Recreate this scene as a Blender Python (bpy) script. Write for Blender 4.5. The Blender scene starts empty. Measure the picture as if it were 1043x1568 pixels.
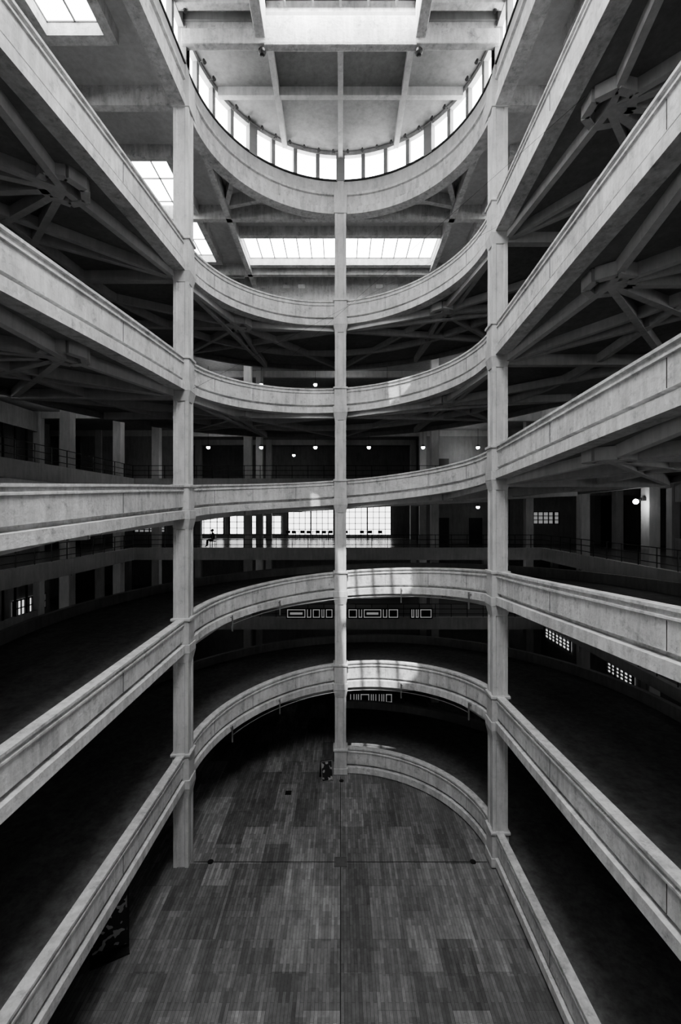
import bpy, math, random
from mathutils import Vector, Matrix
random.seed(4)
scene=bpy.context.scene
K=14.0/536.0; CZ=14.0; F=687.0
YD=F*K; R=236*K; YM=YD+R
W=7.1; YN=-1.0; WL=0.05*(YD-YN)
def zu(u): return CZ+u*K

# ---------------------------------------------------------------- materials
def newmat(name):
    m=bpy.data.materials.new(name); m.use_nodes=True
    nt=m.node_tree; b=nt.nodes['Principled BSDF']; return m,nt,b
def g(v): return (v,v,v,1)
def concrete(name,lo,hi,rough=.8,scale=.6,bump=.15,stain=0):
    m,nt,b=newmat(name); N=nt.nodes; L=nt.links
    tc=N.new('ShaderNodeTexCoord')
    n1=N.new('ShaderNodeTexNoise'); n1.inputs['Scale'].default_value=scale; n1.inputs['Detail'].default_value=8; n1.inputs['Roughness'].default_value=.7
    L.new(tc.outputs['Object'],n1.inputs['Vector'])
    mp=N.new('ShaderNodeMapping'); mp.inputs['Scale'].default_value=(3,3,.5)
    L.new(tc.outputs['Object'],mp.inputs['Vector'])
    n2=N.new('ShaderNodeTexNoise'); n2.inputs['Scale'].default_value=1.6; n2.inputs['Detail'].default_value=8; n2.inputs['Roughness'].default_value=.65
    L.new(mp.outputs['Vector'],n2.inputs['Vector'])
    mx=N.new('ShaderNodeMath'); mx.operation='ADD'
    L.new(n1.outputs['Fac'],mx.inputs[0]); L.new(n2.outputs['Fac'],mx.inputs[1])
    cr=N.new('ShaderNodeValToRGB'); cr.color_ramp.elements[0].position=.38; cr.color_ramp.elements[0].color=g(lo)
    cr.color_ramp.elements[1].position=.62; cr.color_ramp.elements[1].color=g(hi)
    h=N.new('ShaderNodeMath'); h.operation='MULTIPLY'; h.inputs[1].default_value=.5
    L.new(mx.outputs[0],h.inputs[0]); L.new(h.outputs[0],cr.inputs['Fac'])
    out=cr.outputs['Color']
    n3=N.new('ShaderNodeTexNoise'); n3.inputs['Scale'].default_value=9; n3.inputs['Detail'].default_value=8
    L.new(tc.outputs['Object'],n3.inputs['Vector'])
    if stain:
        n4=N.new('ShaderNodeTexNoise'); n4.inputs['Scale'].default_value=3.5; n4.inputs['Detail'].default_value=10; n4.inputs['Roughness'].default_value=.75
        L.new(tc.outputs['Object'],n4.inputs['Vector'])
        c2=N.new('ShaderNodeValToRGB'); c2.color_ramp.elements[0].position=.33; c2.color_ramp.elements[0].color=g(1-stain); c2.color_ramp.elements[1].position=.47; c2.color_ramp.elements[1].color=g(1)
        L.new(n4.outputs['Fac'],c2.inputs['Fac'])
        mm=N.new('ShaderNodeMix'); mm.data_type='RGBA'; mm.blend_type='MULTIPLY'; mm.inputs[0].default_value=1
        L.new(out,mm.inputs[6]); L.new(c2.outputs['Color'],mm.inputs[7]); out=mm.outputs[2]
    L.new(out,b.inputs['Base Color'])
    b.inputs['Roughness'].default_value=rough
    bp=N.new('ShaderNodeBump'); bp.inputs['Strength'].default_value=bump; bp.inputs['Distance'].default_value=.05
    L.new(n3.outputs['Fac'],bp.inputs['Height']); L.new(bp.outputs['Normal'],b.inputs['Normal'])
    return m
def plain(name,v,rough=.5,metal=0):
    m,nt,b=newmat(name); N=nt.nodes
    n=N.new('ShaderNodeTexNoise'); n.inputs['Scale'].default_value=5
    cr=N.new('ShaderNodeValToRGB'); cr.color_ramp.elements[0].color=g(v*.8); cr.color_ramp.elements[1].color=g(v*1.15)
    nt.links.new(n.outputs['Fac'],cr.inputs['Fac']); nt.links.new(cr.outputs['Color'],b.inputs['Base Color'])
    b.inputs['Roughness'].default_value=rough; b.inputs['Metallic'].default_value=metal; return m
def emis(name,s,v=1.0):
    m,nt,b=newmat(name)
    b.inputs['Base Color'].default_value=g(.8); b.inputs['Emission Color'].default_value=g(v); b.inputs['Emission Strength'].default_value=s
    return m
M_LIGHT=concrete('painted_concrete',.36,.66,bump=.4,stain=.42)
M_COL=concrete('column_concrete',.38,.56,stain=.2)
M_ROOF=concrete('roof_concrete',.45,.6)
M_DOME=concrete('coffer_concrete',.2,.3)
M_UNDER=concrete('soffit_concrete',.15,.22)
M_RIB=concrete('rib_concrete',.38,.5)
M_DECK=concrete('asphalt',.07,.15,rough=.75,scale=2)
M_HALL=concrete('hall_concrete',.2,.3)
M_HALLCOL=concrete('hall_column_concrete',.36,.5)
M_HFLOOR=plain('polished_hall_floor',.2,.25)
M_METAL=plain('dark_metal',.04,.45,.6)
M_STEEL=plain('galvanised_steel',.35,.4,.8)
M_FRAME=plain('window_frame_paint',.25,.5)
M_PANE=emis('daylit_clerestory_glass',9)
M_WIN=emis('daylit_window_glass',3.2)
M_WINMID=emis('shaded_window_glass',1.1)
M_WINLO=emis('dim_window_glass',.22)
M_SIDEFILL=emis('side_fill_glow',5)  # added glow for the out-of-view side panes, fills the soffits
M_TOPFILL=emis('top_storey_fill_glow',14)  # added glow for out-of-view top panes, brightens the outer ceiling
M_BULB=emis('lamp_glass',12)
M_CLOTH=plain('dark_cloth',.03,.9); M_SKIN=plain('skin',.3,.6); M_HAIR=plain('hair',.02,.7)
def floormat():
    m,nt,b=newmat('end_grain_parquet'); N=nt.nodes; L=nt.links
    tc=N.new('ShaderNodeTexCoord'); mp=N.new('ShaderNodeMapping'); mp.inputs['Rotation'].default_value=(0,0,math.pi/2)
    L.new(tc.outputs['Object'],mp.inputs['Vector'])
    def brick(w,h,c1,c2,mortar,ms,bias=0,off=.5):
        t=N.new('ShaderNodeTexBrick'); t.inputs['Scale'].default_value=1; t.inputs['Brick Width'].default_value=w; t.inputs['Row Height'].default_value=h
        t.inputs['Color1'].default_value=g(c1); t.inputs['Color2'].default_value=g(c2); t.inputs['Mortar'].default_value=g(mortar)
        t.inputs['Mortar Size'].default_value=ms; t.inputs['Bias'].default_value=bias; t.offset=off
        L.new(mp.outputs['Vector'],t.inputs['Vector']); return t
    a=brick(.8,.105,.72,1.25,.4,.005,-.1,.37); c=brick(2.1,1.05,.52,1.18,.5,.007,0,.5); d=brick(1.1,.315,.85,1.35,1,.0,-.35,.3)
    m2=N.new('ShaderNodeMapping'); m2.inputs['Scale'].default_value=(2.5,1.4,1); L.new(tc.outputs['Object'],m2.inputs['Vector'])
    n=N.new('ShaderNodeTexNoise'); n.inputs['Scale'].default_value=1.8; n.inputs['Detail'].default_value=12; n.inputs['Roughness'].default_value=.75
    L.new(m2.outputs['Vector'],n.inputs['Vector'])
    cr=N.new('ShaderNodeValToRGB'); cr.color_ramp.elements[0].position=.28; cr.color_ramp.elements[0].color=g(.13); cr.color_ramp.elements[1].position=.74; cr.color_ramp.elements[1].color=g(.28)
    L.new(n.outputs['Fac'],cr.inputs['Fac'])
    cur=cr.outputs['Color']
    for t in (a,c,d):
        mm=N.new('ShaderNodeMix'); mm.data_type='RGBA'; mm.blend_type='MULTIPLY'; mm.inputs[0].default_value=1
        L.new(cur,mm.inputs[6]); L.new(t.outputs['Color'],mm.inputs[7]); cur=mm.outputs[2]
    L.new(cur,b.inputs['Base Color']); b.inputs['Roughness'].default_value=.5
    return m
M_FLOOR=floormat()
def signmat():
    m,nt,b=newmat('printed_board'); N=nt.nodes
    tc=N.new('ShaderNodeTexCoord'); n=N.new('ShaderNodeTexNoise'); n.inputs['Scale'].default_value=4; n.inputs['Detail'].default_value=1
    nt.links.new(tc.outputs['Object'],n.inputs['Vector'])
    cr=N.new('ShaderNodeValToRGB'); cr.color_ramp.interpolation='CONSTANT'; cr.color_ramp.elements[0].color=g(.02); cr.color_ramp.elements[1].position=.58; cr.color_ramp.elements[1].color=g(.35)
    nt.links.new(n.outputs['Fac'],cr.inputs['Fac']); nt.links.new(cr.outputs['Color'],b.inputs['Base Color']); return m
M_SIGN=signmat()

# ---------------------------------------------------------------- helpers
def link(o,parent=None):
    scene.collection.objects.link(o)
    if parent: o.parent=parent
    return o
def empty(name):
    e=bpy.data.objects.new(name,None); scene.collection.objects.link(e); return e
class MB:
    def __init__(s): s.v=[]; s.f=[]
    def box(s,x0,x1,y0,y1,z0,z1):
        i=len(s.v); s.v+=[(x,y,z) for z in (z0,z1) for y in (y0,y1) for x in (x0,x1)]
        s.f+=[tuple(i+k for k in q) for q in ((0,2,3,1),(4,5,7,6),(0,1,5,4),(2,6,7,3),(0,4,6,2),(1,3,7,5))]
    def beam(s,a,b,w,h,up=Vector((0,0,1)),top=True):
        a=Vector(a); b=Vector(b); d=(b-a).normalized()
        if abs(d.dot(up))>.99: up=Vector((0,1,0))
        r=d.cross(up).normalized(); u=r.cross(d)
        i=len(s.v)
        hi=0 if top else h/2; lo=-h if top else -h/2
        for p in (a,b):
            for (q,t) in ((-w/2,lo),(w/2,lo),(w/2,hi),(-w/2,hi)): s.v.append(tuple(p+r*q+u*t))
        s.f+=[tuple(i+k for k in q) for q in ((0,3,2,1),(4,5,6,7),(0,1,5,4),(1,2,6,5),(2,3,7,6),(3,0,4,7))]
    def cyl(s,a,b,r,n=10,r2=None):
        a=Vector(a); b=Vector(b); d=(b-a).normalized(); up=Vector((0,0,1)) if abs(d.z)<.9 else Vector((1,0,0))
        x=d.cross(up).normalized(); y=d.cross(x); i=len(s.v); r2=r if r2 is None else r2
        for p,rr in ((a,r),(b,r2)):
            for k in range(n):
                t=2*math.pi*k/n; s.v.append(tuple(p+x*rr*math.cos(t)+y*rr*math.sin(t)))
        for k in range(n): s.f.append((i+k,i+(k+1)%n,i+n+(k+1)%n,i+n+k))
        s.f.append(tuple(i+k for k in range(n))[::-1]); s.f.append(tuple(i+n+k for k in range(n)))
    def sphere(s,c,r,n=10):
        i=len(s.v); m=n//2
        for a in range(m+1):
            ph=math.pi*a/m
            for k in range(n):
                t=2*math.pi*k/n; s.v.append((c[0]+r*math.sin(ph)*math.cos(t),c[1]+r*math.sin(ph)*math.sin(t),c[2]+r*math.cos(ph)))
        for a in range(m):
            for k in range(n): s.f.append((i+a*n+k,i+a*n+(k+1)%n,i+(a+1)*n+(k+1)%n,i+(a+1)*n+k))
    def prism(s,poly,z0,z1):
        i=len(s.v); n=len(poly)
        s.v+=[(x,y,z0) for x,y in poly]+[(x,y,z1) for x,y in poly]
        for k in range(n): s.f.append((i+k,i+(k+1)%n,i+n+(k+1)%n,i+n+k))
        s.f.append(tuple(i+k for k in range(n))[::-1]); s.f.append(tuple(i+n+k for k in range(n)))
    def sweep(s,pts,prof,closed=False,cap=True):
        i=len(s.v); n=len(prof); m=len(pts)
        for (x,y,z,nx,ny) in pts:
            for (o,dz) in prof: s.v.append((x+nx*o,y+ny*o,z+dz))
        rng=m if closed else m-1
        for a in range(rng):
            b=(a+1)%m
            for k in range(n): s.f.append((i+a*n+k,i+a*n+(k+1)%n,i+b*n+(k+1)%n,i+b*n+k))
        if not closed and cap:
            s.f.append(tuple(i+k for k in range(n))); s.f.append(tuple(i+(m-1)*n+k for k in range(n))[::-1])
    def obj(s,name,mat,parent=None,bevel=0,smooth=False):
        me=bpy.data.meshes.new(name); me.from_pydata(s.v,[],s.f); me.validate(); me.update()
        import bmesh
        bm=bmesh.new(); bm.from_mesh(me); bmesh.ops.recalc_face_normals(bm,faces=bm.faces); bm.to_mesh(me); bm.free()
        me.materials.append(mat); o=bpy.data.objects.new(name,me); link(o,parent)
        if smooth:
            for p in me.polygons: p.use_smooth=True
        if bevel:
            b=o.modifiers.new('bevel','BEVEL'); b.width=bevel; b.segments=2; b.limit_method='ANGLE'
        return o

# ---------------------------------------------------------------- plan path of the void
NA=2*R+WL
def plan(u):
    u5=u%5.0
    if u5<1:
        d=Vector((WL,YD-YN)).normalized()
        return (-R-WL+WL*u5, YN+(YD-YN)*u5, -d.y, d.x)
    if u5<3:
        a=math.pi-(u5-1)*math.pi/2
        return (R*math.cos(a),YD+R*math.sin(a),math.cos(a),math.sin(a))
    if u5<4:
        return (R,YD+(YN-YD)*(u5-3),1,0)
    a=-(u5-4)*math.pi; rr=NA/2
    return (-WL/2+rr*math.cos(a),YN+rr*math.sin(a),math.cos(a),math.sin(a))
ZK=[None,None,-485,-482,-480, -405,-366,-310,-278,-238, -200,-161,-122,-91,-45, 0,42,65,99,145, 190,236,254,284,334, 368,416,433,470,524, 606]
def zlin(u):
    i=int(math.floor(u)); i=max(2,min(i,len(ZK)-2)); f=min(max(u-i,0),1)
    return ZK[i]*(1-f)+ZK[i+1]*f
def zat(u):
    s=0;n=0
    for k in range(-4,5):
        uu=min(max(u+k*.06,2),30); s+=zlin(uu); n+=1
    return zu(s/n)
def pt(u): 
    x,y,nx,ny=plan(u); return (x,y,zat(u),nx,ny)
def loc(u,o,dz=0):
    x,y,z,nx,ny=pt(u); return Vector((x+nx*o,y+ny*o,z+dz))
SUB=28
US=[2+i/SUB for i in range(28*SUB+1)]
PTS=[pt(u) for u in US]

# ---------------------------------------------------------------- helical ramp
ramp=empty('helical_ramp')
mb=MB()
prof=[(.24,0),(-.06,0),(-.06,-.07),(.0,-.09),(0,-.17),(-.045,-.19),(-.045,-.24),(.0,-.26),(0,-.86),(.14,-.88),(.14,-.98),(-.09,-1.0),(-.09,-1.31),(.42,-1.31),(.42,-.95),(.24,-.95)]
mb.sweep(PTS,prof); mb.obj('parapet',M_LIGHT,ramp)
mb=MB(); mb.sweep(PTS,[(.40,-.95),(W,-.95),(W,-1.0),(.40,-1.0)]); mb.obj('roadway',M_DECK,ramp)
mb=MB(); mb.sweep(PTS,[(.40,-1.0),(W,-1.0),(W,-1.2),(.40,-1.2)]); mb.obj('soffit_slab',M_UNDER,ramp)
mb=MB(); mb.sweep(PTS,[(W-.1,-.45),(W+.15,-.45),(W+.15,-1.45),(W-.1,-1.45)]); mb.obj('outer_kerb',M_HALL,ramp)
COLU=[1-11/(YD-YN),1,2,3,3+11/(YD-YN),4.02,4.5,4.98]
mb=MB()
u=2.0
while u<30:
    a=loc(u,-.004,-.27); b=loc(u,-.004,-.85); mb.beam(a,b,.010,.012,up=Vector((0,0,1)),top=False); u+=.25
mb.obj('parapet_joints',M_METAL,ramp)
mb=MB(); DZ=-1.19
def rib(ua,oa,ub,ob,w=.24,h=.38,n=1):
    prev=loc(ua,oa,DZ)
    for k in range(1,n+1):
        t=k/n; q=loc(ua+(ub-ua)*t,oa+(ob-oa)*t,DZ); mb.beam(prev,q,w,h); prev=q
seq=[]
for lev in range(0,6):
    for c in COLU: seq.append(5*lev+c)
seq=[u for u in seq if u>4.9 and u<29.8]
for a,b in zip(seq[:-1],seq[1:]):
    m=(a+b)/2
    rib(a,.3,a,W-.2,.3,.42)
    ho=1.3
    Ac=loc(a,.4,DZ);Bc=loc(b,.4,DZ)
    H=loc(m,ho,DZ)
    outs=[loc(a,W-.2,DZ),loc((a+m)/2,W-.2,DZ),loc(m,W-.2,DZ),loc((b+m)/2,W-.2,DZ),loc(b,W-.2,DZ)]
    hubr=.6
    for q in [Ac,Bc]+outs:
        dd=(q-H).normalized(); mb.beam(H+dd*.0,q,.2,.36)
    NS=7
    for k in range(NS):
        t0=2*math.pi*k/NS; t1=2*math.pi*(k+1)/NS
        mb.beam(H+Vector((math.cos(t0)*hubr,math.sin(t0)*hubr,0)),H+Vector((math.cos(t1)*hubr,math.sin(t1)*hubr,0)),.22,.36)
    for q in (loc(m,W-.2,DZ),loc((b+m)/2,W-.2,DZ)): mb.beam(Ac,q,.2,.34)
    for q in (loc(m,W-.2,DZ),loc((a+m)/2,W-.2,DZ)): mb.beam(Bc,q,.2,.34)
    rib(a,4.1,b,4.1,.2,.34,10)
mb.obj('soffit_ribs',M_RIB,ramp)
mb=MB()
for lev in (1,2):
    for i in range(24):
        u0=5*lev+1.35+i/24*1.45; u1=5*lev+1.35+(i+1)/24*1.45
        mb.cyl(loc(u0,-.22,-1.42),loc(u1,-.22,-1.42),.02,6)
    for uu in (1.35,1.65,2.35,2.8):
        u=5*lev+uu
        mb.beam(loc(u,-.22,-1.0),loc(u,-.22,-1.75),.06,.06,top=False); mb.beam(loc(u,-.22,-1.1),loc(u,.05,-1.1),.05,.05,top=False)
mb.obj('conduit',M_STEEL,ramp)

# ---------------------------------------------------------------- ring beam + clerestory + roofs
LOOP=[]
for i in range(5*32):
    x,y,nx,ny=plan(i/32); LOOP.append((x,y,0,nx,ny))
zt=zu(655); zb=zu(611); ZC=zu(648); zs=zu(682); zw=zu(734)
ringb=empty('roof_ring_beam')
mb=MB(); mb.sweep(LOOP,[(.3,zt),(-.1,zt),(-.1,zt-.14),(0,zt-.17),(0,zb+.42),(-.09,zb+.38),(-.09,zb),(.45,zb),(.45,zt)],closed=True); mb.obj('beam',M_LIGHT,ringb)
mb=MB(); mb.sweep(LOOP,[(.02,zt),(.3,zt),(.3,zs),(.02,zs)],closed=True)
mb.sweep(LOOP,[(.02,zw),(.35,zw),(.35,zu(790)),(.02,zu(790))],closed=True); mb.obj('clerestory_wall',M_COL,ringb)
mb=MB(); mb.sweep(LOOP,[(.26,zs),(.30,zs),(.30,zw),(.26,zw)],closed=True); mb.obj('window_1',M_PANE)
mb=MB()
def mull(u,w,d0,d1,z0,z1):
    x,y,nx,ny=plan(u); n=Vector((nx,ny,0)); t=Vector((-ny,nx,0))
    c=[Vector((x,y,0))+n*a+t*b for a,b in ((d0,-w/2),(d0,w/2),(d1,w/2),(d1,-w/2))]
    mb.prism([(q.x,q.y) for q in c],z0,z1)
for q in range(5):
    N=8 if q in (1,2) else 16
    for k in range(N):
        big=(k%4==0); mull(q+k/N,.46 if big else .2,-.06 if big else .04,.28,zs-.05,zw+.05)
mb.obj('clerestory_mullions',M_FRAME,ringb)
mb=MB(); mb.sweep(LOOP,[(-.03,zs-.05),(.2,zs-.05),(.2,zs+.04),(-.03,zs+.04)],closed=True)
for q in (1,2,0,3):
    N=12
    for k in range(N):
        x,y,nx,ny=plan(q+(k+.5)/N); z=zw+.05
        mb.cyl((x-nx*.02,y-ny*.02,z),(x-nx*.22,y-ny*.22,z-.02),.02,6)
        mb.cyl((x-nx*.22,y-ny*.22,z+.05),(x-nx*.28,y-ny*.28,z-.1),.05,8,.075)
mb.obj('floodlights',M_METAL,ringb)
mb=MB(); mb.sweep(LOOP,[(.3,ZC),(26,ZC),(26,ZC+.3),(.3,ZC+.3)],closed=True); mb.obj('ceiling',M_ROOF)
mb=MB(); poly=[(R+.3,YD-.3)]+[((R+.3)*math.cos(math.pi*k/40),YD+(R+.3)*math.sin(math.pi*k/40)) for k in range(41)]+[(-R-.3,YD-.3)]
ZR=zu(742)
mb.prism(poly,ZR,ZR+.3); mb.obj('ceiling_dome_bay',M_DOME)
roofb=empty('roof_beams')
mb=MB()
for X in (-111*K,0,111*K):
    yy=YD+math.sqrt(R*R-X*X); mb.box(X-.12,X+.12,YD-.1,yy,ZR-.42,ZR)
for dd in (1.145,):
    y=dd*YD; xx=math.sqrt(R*R-(y-YD)**2); mb.box(-xx,xx,y-.12,y+.12,ZR-.4,ZR)
mb.obj('coffer_beams',M_COL,roofb)
mb=MB()
mb.box(-R-.1,R+.1,YD-.36,YD-.06,zu(704),zu(727)); mb.box(-3.0,3.0,YD-.355,YD-.07,zu(702),zu(746))
for X in (-3.15,3.15):
    mb.box(X-.2,X+.2,YN-6,YD-.1,zu(712),zu(775))
mb.box(-R-.1,R+.1,YD-.2,YD+.1,zu(727),zu(775))
for y in (YD-.9,YD-6,YD-12,YD-18):
    mb.box(-7,-3,y-.15,y+.15,zu(735),zu(775)); mb.box(3,7,y-.15,y+.15,zu(735),zu(775))
mb.obj('portal_beam',M_LIGHT,roofb,bevel=.03)
mb=MB()
for X in (-3.1,3.1): 
    mb.sphere((X+.0,YD-.2,zu(697)),.16); mb.cyl((X,YD-.2,zu(697)),(X,YD-.2,zu(706)),.05)
mb.obj('beam_floodlights',M_METAL,roofb)
mb=MB()
ZT=zu(762)
mb.box(-7.6,-2.95,-9,YD,ZT,ZT+.3); mb.box(2.95,7.6,-9,YD,ZT,ZT+.3); mb.box(-2.95,2.95,-9,-5,ZT,ZT+.3)
mb.box(-7.6,7.6,YD-.05,YD+.3,ZR,ZT+.5)
mb.obj('ceiling_side_bays',M_ROOF)
ZG=ZT+.06
holes=[(-1.5,2.2,6.3,11.1),(1.7,2.75,15.0,15.85),(-2.75,-2.3,12.2,12.8)]  # openings placed to throw sun patches onto the far parapets
xs=sorted({-3.3,3.3,*[h[0] for h in holes],*[h[1] for h in holes]}); ys=sorted({-9.0,YD+.2,*[h[2] for h in holes],*[h[3] for h in holes]})
mb=MB()
for x0,x1 in zip(xs[:-1],xs[1:]):
    for y0,y1 in zip(ys[:-1],ys[1:]):
        cx,cy=(x0+x1)/2,(y0+y1)/2
        if not any(h[0]<cx<h[1] and h[2]<cy<h[3] for h in holes): mb.box(x0,x1,y0,y1,ZG+.3,ZG+.35)
mb.box(-3.3,-3.2,-5.2,YD+.2,ZT,ZG+.3); mb.box(3.2,3.3,-5.2,YD+.2,ZT,ZG+.3); mb.box(-3.3,3.3,-5.3,-5.2,ZT,ZG+.3)
for x in (-.6,.3,1.25): mb.box(x-.1,x+.1,6.2,11.2,ZG+.3,ZG+.4)  # unseen bars added to split the sun patch into strips
mb.box(2.2,2.3,14.9,15.9,ZG+.3,ZG+.4)
mb.box(-1.6,2.3,8.6,8.85,ZG+.3,ZG+.4)
for x in (-2.2,-1.1,0,1.1,2.2): mb.box(x-.04,x+.04,16,YD-.3,ZG-.1,ZG-.04)
mb.obj('skylight_sun_mask_and_bars',M_FRAME,roofb)  # opaque panels added out of view to shape the sun, plus skylight bars
def area(name,x,y,z,sx,sy,rad,rot=(0,0,0)):
    l=bpy.data.lights.new(name,'AREA'); l.shape='RECTANGLE'; l.size=sx; l.size_y=sy; l.energy=rad*math.pi*sx*sy
    o=bpy.data.objects.new(name,l); o.location=(x,y,z); o.rotation_euler=rot; link(o); return o
LR=29
area('skylight_daylight',0,(-5+6.1)/2,ZG,5.8,11.1,LR)
area('skylight_daylight.001',0,(16.0+YD-.4)/2,ZG,5.8,YD-.4-16.0,LR)
mbp=MB(); mbf=MB(); mbb=MB()
def sky(x0,x1,y0,y1,nx,ny):
    z=ZC-.02; mbp.box(x0,x1,y0,y1,z-.01,z)
    for i in range(nx+1):
        x=x0+(x1-x0)*i/nx; mbf.box(x-.03,x+.03,y0,y1,z-.06,z-.015)
    for i in range(ny+1):
        y=y0+(y1-y0)*i/ny; mbf.box(x0,x1,y-.03,y+.03,z-.06,z-.015)
    for (a,b,c,d) in ((x0-.35,x0,y0-.35,y1+.35),(x1,x1+.35,y0-.35,y1+.35)): mbb.box(a,b,c,d,zu(628),ZC)
    for (a,b,c,d) in ((x0,x1,y0-.35,y0),(x0,x1,y1,y1+.35)): mbb.box(a,b,c,d,zu(628),ZC)
sky(-6.0,-.25,1.5*YD,1.66*YD,7,1); sky(.25,6.0,1.5*YD,1.66*YD,7,1)
for s in (-1,1):
    for (y0,y1,n) in ((1.17*YD,1.64*YD,5),(.3*YD,.86*YD,7)):
        a,b=sorted((s*8.15,s*10.1)); sky(a,b,y0,y1,2,n)
mbp.obj('window_2',M_PANE); mbf.obj('skylight_bars',M_FRAME,roofb); 
zl=zu(618)
for s in (-1,1):
    X=s*236*K
    mbb.box(X-.15,X+.15,YD+.4,1.8*YD,zl,ZC); mbb.box(s*11.4-.15,s*11.4+.15,-8,1.8*YD,zl,ZC)
    a,b=sorted((s*(R+.45),s*14.5))
    for y in (YD,1.72*YD,.25*YD): mbb.box(a,b,y-.15,y+.15,zl,ZC)
mbb.box(-14.5,14.5,1.366*YD+.2,1.366*YD+.5,zl,ZC); mbb.box(-14.5,14.5,1.70*YD,1.70*YD+.3,zl,ZC)
mbb.box(-.2,.2,YM+.3,1.8*YD,zl,ZC)
for sx in (-1,1):
    for a in (35,60):
        t=math.radians(a); mbb.beam((sx*R*math.cos(t),YD+R*math.sin(t),ZC),(sx*R,YD+R,ZC),.25,.6)
mbb.obj('outer_bay_beams',M_LIGHT,roofb)

# ---------------------------------------------------------------- inner columns
def column(u,top):
    x,y,nx,ny=plan(u); s=.30
    if abs(nx)<.3 or abs(ny)<.3: ang=0
    else: ang=math.atan2(ny,nx)
    e=empty('concrete_column'); e.location=(x+nx*.12,y+ny*.12,0); e.rotation_euler=(0,0,ang)
    r=.035; q=.17
    poly=[(-s,-s),(-q,-s),(-q+.03,-s+r),(q-.03,-s+r),(q,-s),(s,-s),(s,-q),(s-r,-q+.03),(s-r,q-.03),(s,q),(s,s),(q,s),(q-.03,s-r),(-q+.03,s-r),(-q,s),(-s,s),(-s,q),(-s+r,q-.03),(-s+r,-q+.03),(-s,-q)]
    m=MB(); m.prism(poly,0,top); m.obj('shaft',M_COL,e)
    m=MB()
    for lev in range(0,6):
        U=5*lev+u
        if U<2 or U>29.9: continue
        z=zat(U)
        for (q,a,b) in ((s+.08,-1.36,-1.0),(s+.035,-1.0,.0),(s+.09,-.09,.02)):
            m.box(-q,q,-q,q,max(z+a,.01),z+b)
        if z<2: continue
        i=len(m.v); q=s+.08
        m.v+=[(-s,-s,z-1.75),(s,-s,z-1.75),(s,s,z-1.75),(-s,s,z-1.75),(-q,-q,z-1.36),(q,-q,z-1.36),(q,q,z-1.36),(-q,q,z-1.36)]
        m.f+=[(i+0,i+1,i+5,i+4),(i+1,i+2,i+6,i+5),(i+2,i+3,i+7,i+6),(i+3,i+0,i+4,i+7),(i,i+3,i+2,i+1)]
    q=s+.05; m.box(-q,q,-q,q,zb-.02,zt+.05); m.box(-.18,.18,-.16,.16,zt,zw)
    m.obj('collars',M_COL,e,bevel=.02)
for u in COLU: column(u,zt)

# ---------------------------------------------------------------- ground floor
mb=MB(); mb.box(-26,26,-22,49,-.3,0); mb.obj('floor',M_FLOOR)
mb=MB()
mb.box(-.015,.015,4,YM-.4,0,.004); mb.box(-R+.3,R-.3,YD-.015,YD+.015,0,.004); mb.obj('trim_1',M_METAL)
M_IRON=plain('cast_iron',.09,.4)
mb=MB()
for (a,b,c,d) in ((-.25,.25,-.25,-.21),(-.25,.25,.21,.25),(-.25,-.21,-.25,.25),(.21,.25,-.25,.25)): mb.box(a,b,YD+c,YD+d,0,.012)
mb.box(-.2,.2,YD-.2,YD+.2,0,.008); mb.obj('manhole_cover',M_IRON)
mb=MB(); mb.box(-2.75,-2.45,22.2,22.5,0,.02); mb.box(-2.7,-2.5,22.25,22.45,.02,.03); mb.obj('floor_grate',M_METAL)
for (x,y) in ((-5.2,YD),(5.3,YD),(.05,YM-.75)):
    m=MB(); m.cyl((x,y,0),(x,y,.02),.12,20); m.cyl((x,y,.02),(x,y,.035),.07,16); m.obj('floor_drain',M_METAL)  # small round floor drains, they give no light
e=empty('sandwich_board'); e.location=(-.75,YM-.55,0); e.rotation_euler=(0,0,.3)
m=MB(); m.beam((0,-.25,0),(0,-.03,.95),.62,.03,up=Vector((0,-1,0)),top=False); m.obj('panel_front',M_SIGN,e)
m=MB(); 
for k in (-.29,.29): m.beam((k,-.27,0),(k,-.05,.95),.04,.04,up=Vector((0,-1,0)),top=False)
m.beam((-.3,-.05,.94),(.3,-.05,.94),.04,.04,top=False); m.beam((-.3,-.26,.03),(.3,-.26,.03),.04,.04,top=False); m.obj('panel_border',M_STEEL,e)
m=MB(); m.beam((0,.25,0),(0,.03,.95),.62,.03,up=Vector((0,-1,0)),top=False)
m.cyl((-.31,0,.95),(.31,0,.95),.02); m.obj('panel_rear',M_METAL,e)
e=empty('exhibition_panel'); e.location=(-7.3,14.2,0); e.rotation_euler=(0,0,.5)
m=MB(); m.box(-.5,.5,-.04,.04,.15,2.4); m.obj('board',M_SIGN,e)
m=MB(); m.box(-.55,-.49,-.06,.06,0,2.5); m.box(.49,.55,-.06,.06,0,2.5); m.box(-.55,.55,-.3,.3,0,.05); m.obj('stand',M_METAL,e)

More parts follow.
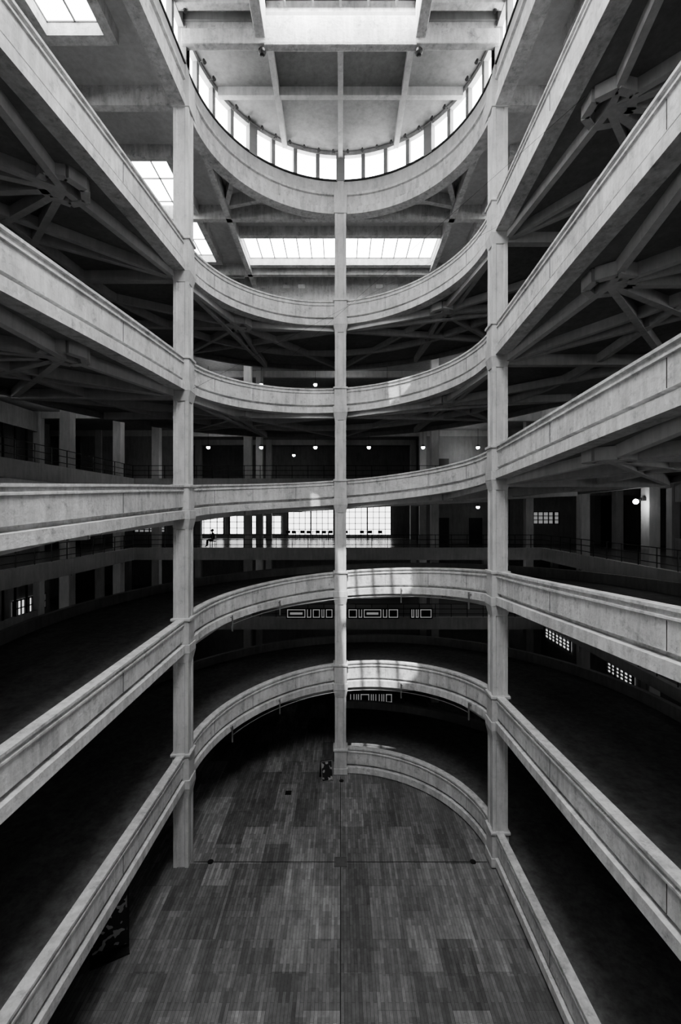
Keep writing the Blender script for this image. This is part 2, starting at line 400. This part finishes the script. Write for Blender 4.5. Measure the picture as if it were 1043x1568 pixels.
# ---------------------------------------------------------------- surrounding building
FL=[6.3,11.3,16.3,21.3,26.3]
YF=32.4; XL=-15.0; XR=14.6; YB=47
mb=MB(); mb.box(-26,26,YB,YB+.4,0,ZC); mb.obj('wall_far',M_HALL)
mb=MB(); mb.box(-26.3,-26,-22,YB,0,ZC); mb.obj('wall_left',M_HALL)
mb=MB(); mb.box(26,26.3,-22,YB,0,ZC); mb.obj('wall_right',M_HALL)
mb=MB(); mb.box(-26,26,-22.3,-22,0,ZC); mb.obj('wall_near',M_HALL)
halls=empty('surrounding_galleries')
mb=MB(); mt=MB(); me_=MB(); mr=MB()
for z in FL:
    for (a,b,c,d) in ((-26,26,YF,YB),(-26,XL,-22,YF),(XR,26,-22,YF)):
        mb.box(a,b,c,d,z-.4,z-.02); mt.box(a,b,c+.02,d,z-.02,z)
    me_.box(XL,XR,YF-.15,YF+.15,z-.75,z+.12); me_.box(XL-.15,XL+.15,-22,YF,z-.75,z+.12)
    me_.box(XR-.15,XR+.15,-22,YF,z-(.42 if z<7 else .75),z+.12)
    for y in (38,43): me_.box(-26,26,y-.15,y+.15,z-.9,z-.4)
    for y in (2,8,13.5,19,25.2,31.0): me_.box(XL-8,XL,y-.15,y+.15,z-.85,z-.4)
    for y in (2,8,15,21.6,27.6): me_.box(XR,XR+8,y-.15,y+.15,z-.85,z-.4)
    for h in (.35,.7,1.05):
        mr.cyl((XL,YF,z+h),(XR,YF,z+h),.022,6); mr.cyl((XL,-20,z+h),(XL,YF,z+h),.022,6); mr.cyl((XR,-20,z+h),(XR,YF,z+h),.022,6)
    x=XL
    while x<XR: mr.box(x-.02,x+.02,YF-.02,YF+.02,z+.1,z+1.07); x+=1.15
    y=-4
    while y<YF:
        for X in (XL,XR): mr.box(X-.02,X+.02,y-.02,y+.02,z+.1,z+1.07)
        y+=1.3
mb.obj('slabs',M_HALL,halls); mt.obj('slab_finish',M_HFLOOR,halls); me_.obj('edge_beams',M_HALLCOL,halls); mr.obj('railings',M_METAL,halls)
mb=MB()
for x in (-20.4,-13.6,-6.85,0,6.95,13.9,20.5):
    for y in (33.2,38,43): mb.box(x-.28,x+.28,y-.28,y+.28,0,ZC)
for y in (2,8,13.5,19,25.2,31.0): mb.box(XL-.6,XL-.05,y-.3,y+.3,0,ZC); mb.box(XL-6.1,XL-5.6,y-.25,y+.25,0,ZC)
for y in (2,8,15,21.6,27.6): mb.box(XR+.05,XR+.6,y-.3,y+.3,0,ZC); mb.box(XR+5.6,XR+6.1,y-.25,y+.25,0,ZC)
mb.obj('gallery_columns',M_HALLCOL,halls,bevel=.03)
mb=MB()
mb.box(-26,26,38.1,38.3,0,5.4)
for z in (11.3,16.3): mb.box(7.2,13.6,37.9,38.1,z,z+4.6); mb.box(-22,-14,37.9,38.1,z,z+4.6); mb.box(14.3,22,37.9,38.1,z,z+4.6)
mb.box(XL-8.2,XL-8,-22,35.5,0,29); mb.box(XR+8,XR+8.2,-22,31,0,29)
mb.box(17,17.2,22,38,0,5.9)
for z in (6.3,11.3,16.3):
    mb.box(XR+5.75,XR+5.95,15,27.6,z,z+1.1); mb.box(XR+5.75,XR+5.95,15,27.6,z+3.3,z+4.5)
    mb.box(XL-5.95,XL-5.75,19,31,z,z+1.0); mb.box(XL-5.95,XL-5.75,19,31,z+3.2,z+4.5)
mb.obj('partitions',M_HALL,halls)
mb=MB()
for z in (6.3,11.3,16.3):
    y=15.3
    while y<27.6: mb.box(XR+5.8,XR+5.9,y-.05,y+.05,z+1.1,z+3.3); y+=1.05
    y=19.3
    while y<31: mb.box(XL-5.9,XL-5.8,y-.05,y+.05,z+1.0,z+3.2); y+=1.05
mb.obj('screen_bars',M_METAL,halls)
mb=MB()
for z in (11.3,16.3):
    for x in (8.6,11.4):
        mb.box(x-.55,x-.48,37.82,37.9,z,z+2.2); mb.box(x+.48,x+.55,37.82,37.9,z,z+2.2); mb.box(x-.55,x+.55,37.82,37.9,z+2.13,z+2.2); mb.box(x-.48,x+.48,37.86,37.9,z,z+2.13); mb.cyl((x+.38,37.8,z+1),(x+.38,37.86,z+1),.03)
mb.obj('door_1',M_METAL)
mb=MB()
mb.box(XL,XR,YF-.1,YF+.1,29.2,30.1); mb.box(XL,XR,YF-.1,YF+.1,30.4,ZC)
vents=[-3.9,-2.8,2.8,3.9,-9,-8,8,9]
e0=XL
for v in sorted(vents): mb.box(e0,v-.25,YF-.1,YF+.1,30.1,30.4); e0=v+.25
mb.box(e0,XR,YF-.1,YF+.1,30.1,30.4)
mb.obj('top_spandrel',M_LIGHT,halls)
M_LET=emis('backlit_lettering',.28,.8); M_LET.node_tree.nodes['Principled BSDF'].inputs['Base Color'].default_value=g(.3)
def linepanel(name,x0,x1,y,z0,z1,widths):
    e=empty(name); p=MB(); p.box(x0,x1,y,y+.04,z0,z1); p.obj('board',M_METAL,e)
    l=MB(); x=x0+.08; k=0
    while x<x1-.3:
        wd=widths[k%len(widths)]; k+=1; xe=min(x+wd,x1-.08); t=.06
        l.box(x,xe,y-.02,y,z0+.08,z0+.08+t)
        if wd>.4: l.box(x,xe,y-.02,y,z1-.14,z1-.08)
        l.box(x,x+t,y-.02,y,z0+.08,z1-.08); l.box(xe-t,xe,y-.02,y,z0+.08,z1-.08)
        if wd>1.1:
            zc=(z0+z1)/2; l.box(x+.2,xe-.2,y-.02,y,zc-.08,zc+.08); 
        x=xe+.12
    l.obj('line_drawing',M_LET,e)
linepanel('illuminated_sign',-3.9,-.5,YF-.25,6.35,7.1,(1.3,.3,.5,.2,.8)); linepanel('illuminated_sign',.5,4.2,YF-.25,6.35,7.1,(.6,.25,1.25,.3,.9))
linepanel('illuminated_sign',5.0,6.6,YF-.25,6.35,7.1,(.2,.2,.9))
linepanel('illuminated_sign',.6,3.7,31.6,.5,1.25,(.3,.2,.6,.2))
nwin=[3]
def window(x0,x1,z0,z1,y,nx,nz,mat=M_WIN,axis='y'):
    e=empty('window_%d'%nwin[0]); nwin[0]+=1
    p=MB(); f=MB()
    def bx(m,a0,a1,b0,b1,z0_,z1_):
        if axis=='y': m.box(a0,a1,b0,b1,z0_,z1_)
        else: m.box(b0,b1,a0,a1,z0_,z1_)
    s=-1 if (axis=='y' or y>0) else 1
    ya,yb=sorted((y,y+s*.04)); bx(p,x0,x1,ya,yb,z0,z1)
    ya,yb=sorted((y+s*.04,y+s*.14))
    for i in range(nx+1):
        x=x0+(x1-x0)*i/nx; w=.07 if i%4==0 else .03; bx(f,x-w,x+w,ya,yb,z0-.05,z1+.05)
    for i in range(nz+1):
        z=z0+(z1-z0)*i/nz; bx(f,x0,x1,ya,yb,z-.03,z+.03)
    p.obj('glass',mat,e); f.obj('frame',M_METAL,e)
window(-5.5,-.7,11.6,14.6,YB,8,5); window(.3,5.3,11.6,14.6,YB,8,5)
window(-15,-12.2,11.7,13.6,YB,4,3); window(-11.6,-6.2,11.7,13.6,YB,7,3)
window(18,24,17.2,19,YB,6,3,M_WINLO)
window(-21,-18.2,12.3,13.4,37.88,6,5,M_WINLO); window(-17.4,-14.8,12.3,13.4,37.88,6,5,M_WINLO); window(16.2,18.4,13,14.0,37.88,5,3,M_WINLO)
window(31.4,34.8,6.6,7.7,XL-7.98,9,2,M_WINMID,'x'); window(20,23,11.9,13.2,XL-7.98,5,3,M_WINLO,'x')
window(25.9,28.4,3.9,5.4,16.98,6,7,M_WINMID,'x'); window(33,37,3.7,4.7,16.98,7,4,M_WINMID,'x'); window(20.5,23,12.3,13.6,XR+7.98,3,3,M_WINLO,'x')
for z in (1.2,7.3,12.3,17.3,22.3):
    window(-14,15,z,z+2.0,XL-7.98,24,3,M_SIDEFILL,'x'); window(-14,15,z,z+2.0,XR+7.98,24,3,M_SIDEFILL,'x')  # glowing panes added outside the view to light ramps and soffits
window(-14,22,26.8,28.9,XL-7.98,24,3,M_TOPFILL,'x'); window(-14,22,26.8,28.9,XR+7.98,24,3,M_TOPFILL,'x')  # brighter glowing panes added outside the view for the upper ceiling
pm=MB(); pm.cyl((0,0,.16),(0,0,1.5),.015,6); pm.cyl((0,0,.05),(0,0,.2),.24,14,.06)
bm_=MB(); bm_.sphere((0,0,0),.15,12)
def pend(x,y,z):
    e=empty('pendant_lamp'); e.location=(x,y,z)
    if not hasattr(pend,'m'):
        a=pm.obj('shade',M_METAL,e); b=bm_.obj('globe',M_BULB,e); pend.m=(a.data,b.data)
    else:
        link(bpy.data.objects.new('shade',pend.m[0]),e); link(bpy.data.objects.new('globe',pend.m[1]),e)
for px in (319,400,483,565,648,732,820): pend((px-521.5)*36/F,36,14+99*36/F)
pend((450-521.5)*44/F,44,14+87*44/F)
for px in (400,483,593,725,319): pend((px-521.5)*36/F,36,14+195*36/F)
pend((732-521.5)*36/F,36,14.4)
def point(name,x,y,z,en):
    l=bpy.data.lights.new(name,'POINT'); l.energy=en; l.shadow_soft_size=.25; o=bpy.data.objects.new(name,l); o.location=(x,y,z); link(o)
for x in (-10,0,10):  # far hall: added lamps without fixtures, brightening it beside the pendants
    point('gallery_fill',x,36,18.8,70); point('gallery_fill',x,36,23.8,110); point('gallery_fill',x,36,10,60)
    point('gallery_fill',x,35,28.5,220)
for y in (22.5,28.5):  # unseen point lamps added to lift the side galleries
    point('gallery_fill',XL-3,y,15,30); point('gallery_fill',XR+3,y,15,35); point('gallery_fill',XL-3,y,9.8,30); point('gallery_fill',XL-3,y,20,40)
    point('gallery_fill',XR+3,y,9.8,35)
e=empty('wall_lamp'); e.location=(XR+.0,21.6,14.6)
m=MB(); m.box(-.12,.04,-.12,.12,-.06,.1); m.cyl((-.1,0,0),(-.35,0,-.02),.03); m.obj('bracket',M_METAL,e)
m=MB(); m.sphere((-.38,0,-.1),.13); m.obj('globe',M_BULB,e)
point('wall_lamp_light',XR-.45,21.3,14.3,40)

cm=MB()
for (x,y) in ((-.2,-.2),(.2,-.2),(-.2,.2),(.2,.2)): cm.cyl((x,y,0),(x,y,.45 if y<0 else .88),.02,6)
cm.box(-.23,.23,-.23,.23,.43,.47); cm.box(-.22,.22,.18,.22,.6,.88)
first=None
def chair(x,y,r=0,z=11.3):
    global first
    if first is None: o=cm.obj('cafe_chair',M_METAL); first=o
    else: o=link(bpy.data.objects.new('cafe_chair',first.data))
    o.location=(x,y,z); o.rotation_euler=(0,0,r)
for i in range(9): chair(-5.2+i*.72,43.9,random.uniform(-.5,.5)+ (3.14 if i%2 else 0))
for i in range(3): chair(2+i*.9,43.8,random.uniform(-1,1))
tm=MB(); tm.cyl((0,0,0),(0,0,.03),.25,16); tm.cyl((0,0,.03),(0,0,.72),.03,8); tm.cyl((0,0,.72),(0,0,.75),.38,20)
tf=None
for x in (-4.5,-2.8,-1.2,2.7):
    if tf is None: o=tm.obj('cafe_table',M_METAL); tf=o
    else: o=link(bpy.data.objects.new('cafe_table',tf.data))
    o.location=(x,45.2,11.3)
chair(-9.85,34.6,-1.57)
per=empty('seated_person'); per.location=(-9.85,34.6,11.3); per.rotation_euler=(0,0,-1.57)
def mk(name,verts,edges,rad,mat):
    me=bpy.data.meshes.new(name); me.from_pydata(verts,edges,[]); me.materials.append(mat)
    o=bpy.data.objects.new(name,me); link(o,per); o.modifiers.new('skin','SKIN')
    sv=me.skin_vertices[0].data if me.skin_vertices else None
    if sv:
        for i,r in enumerate(rad): sv[i].radius=(r,r)
        sv[0].use_root=True
    ss=o.modifiers.new('sub','SUBSURF'); ss.levels=2; ss.render_levels=2
V=[(0,0,.56),(0,.02,.8),(0,0,1.02),(0,-.03,1.14),(.09,-.03,.55),(.11,-.42,.54),(.11,-.45,.1),(.11,-.6,.05),(-.09,-.03,.55),(-.11,-.42,.54),(-.11,-.45,.1),(-.11,-.6,.05),
   (.19,0,1.02),(.22,-.1,.76),(.14,-.34,.72),(-.19,0,1.02),(-.22,-.1,.76),(-.14,-.34,.72)]
E=[(0,1),(1,2),(2,3),(0,4),(4,5),(5,6),(6,7),(0,8),(8,9),(9,10),(10,11),(2,12),(12,13),(13,14),(2,15),(15,16),(16,17)]
Rd=[.15,.14,.15,.06,.1,.075,.05,.04,.1,.075,.05,.04,.07,.05,.035,.07,.05,.035]
mk('body',V,E,Rd,M_CLOTH)
m=MB(); m.sphere((0,-.05,1.27),.105,16); m.cyl((0,-.04,1.1),(0,-.05,1.2),.05,10); m.sphere((0,-.155,1.26),.018,6)
for s in (-1,1):
    m.sphere((s*.1,-.045,1.26),.022,6); m.sphere((s*.14,-.38,.72),.035,8)
    for k in range(5): m.cyl((s*.14+(k-2)*.016,-.4,.725),(s*.14+(k-2)*.018,-.47+abs(k-1.5)*.01,.70),.008,6)
m.obj('head_and_hands',M_SKIN,per,smooth=True)
m=MB(); m.sphere((0,-.025,1.295),.11,16); m.obj('hair',M_HAIR,per,smooth=True)

mb=MB()
for a,b in (((-2.6,23.2,22.0),(6.0,11,24.2)),((-6,18,18.9),(6.1,17,24.9))):
    mb.cyl(a,b,.0045,5)
mb.obj('tension_wires',M_METAL,ramp)

# ---------------------------------------------------------------- light
w=bpy.data.worlds.new('sky'); scene.world=w; w.use_nodes=True
w.node_tree.nodes['Background'].inputs['Color'].default_value=g(1); w.node_tree.nodes['Background'].inputs['Strength'].default_value=1.5
s=bpy.data.lights.new('sun','SUN'); s.energy=11; s.angle=math.radians(.4)
so=bpy.data.objects.new('sun',s); link(so); d=Vector((.06,.577,-1)); so.rotation_euler=d.to_track_quat('-Z','Y').to_euler(); so.location=(0,-10,50)

cam=bpy.data.cameras.new('camera'); cam.sensor_fit='HORIZONTAL'; cam.sensor_width=24; cam.lens=24*F/1043; cam.clip_start=.05; cam.clip_end=300
co=bpy.data.objects.new('camera',cam); co.location=(0,0,CZ); co.rotation_euler=(math.pi/2,0,0); link(co); scene.camera=co
try:
    scene.view_settings.view_transform='AgX'; scene.view_settings.look='AgX - Medium High Contrast'; scene.view_settings.exposure=-.15
except Exception as ex: print(ex)
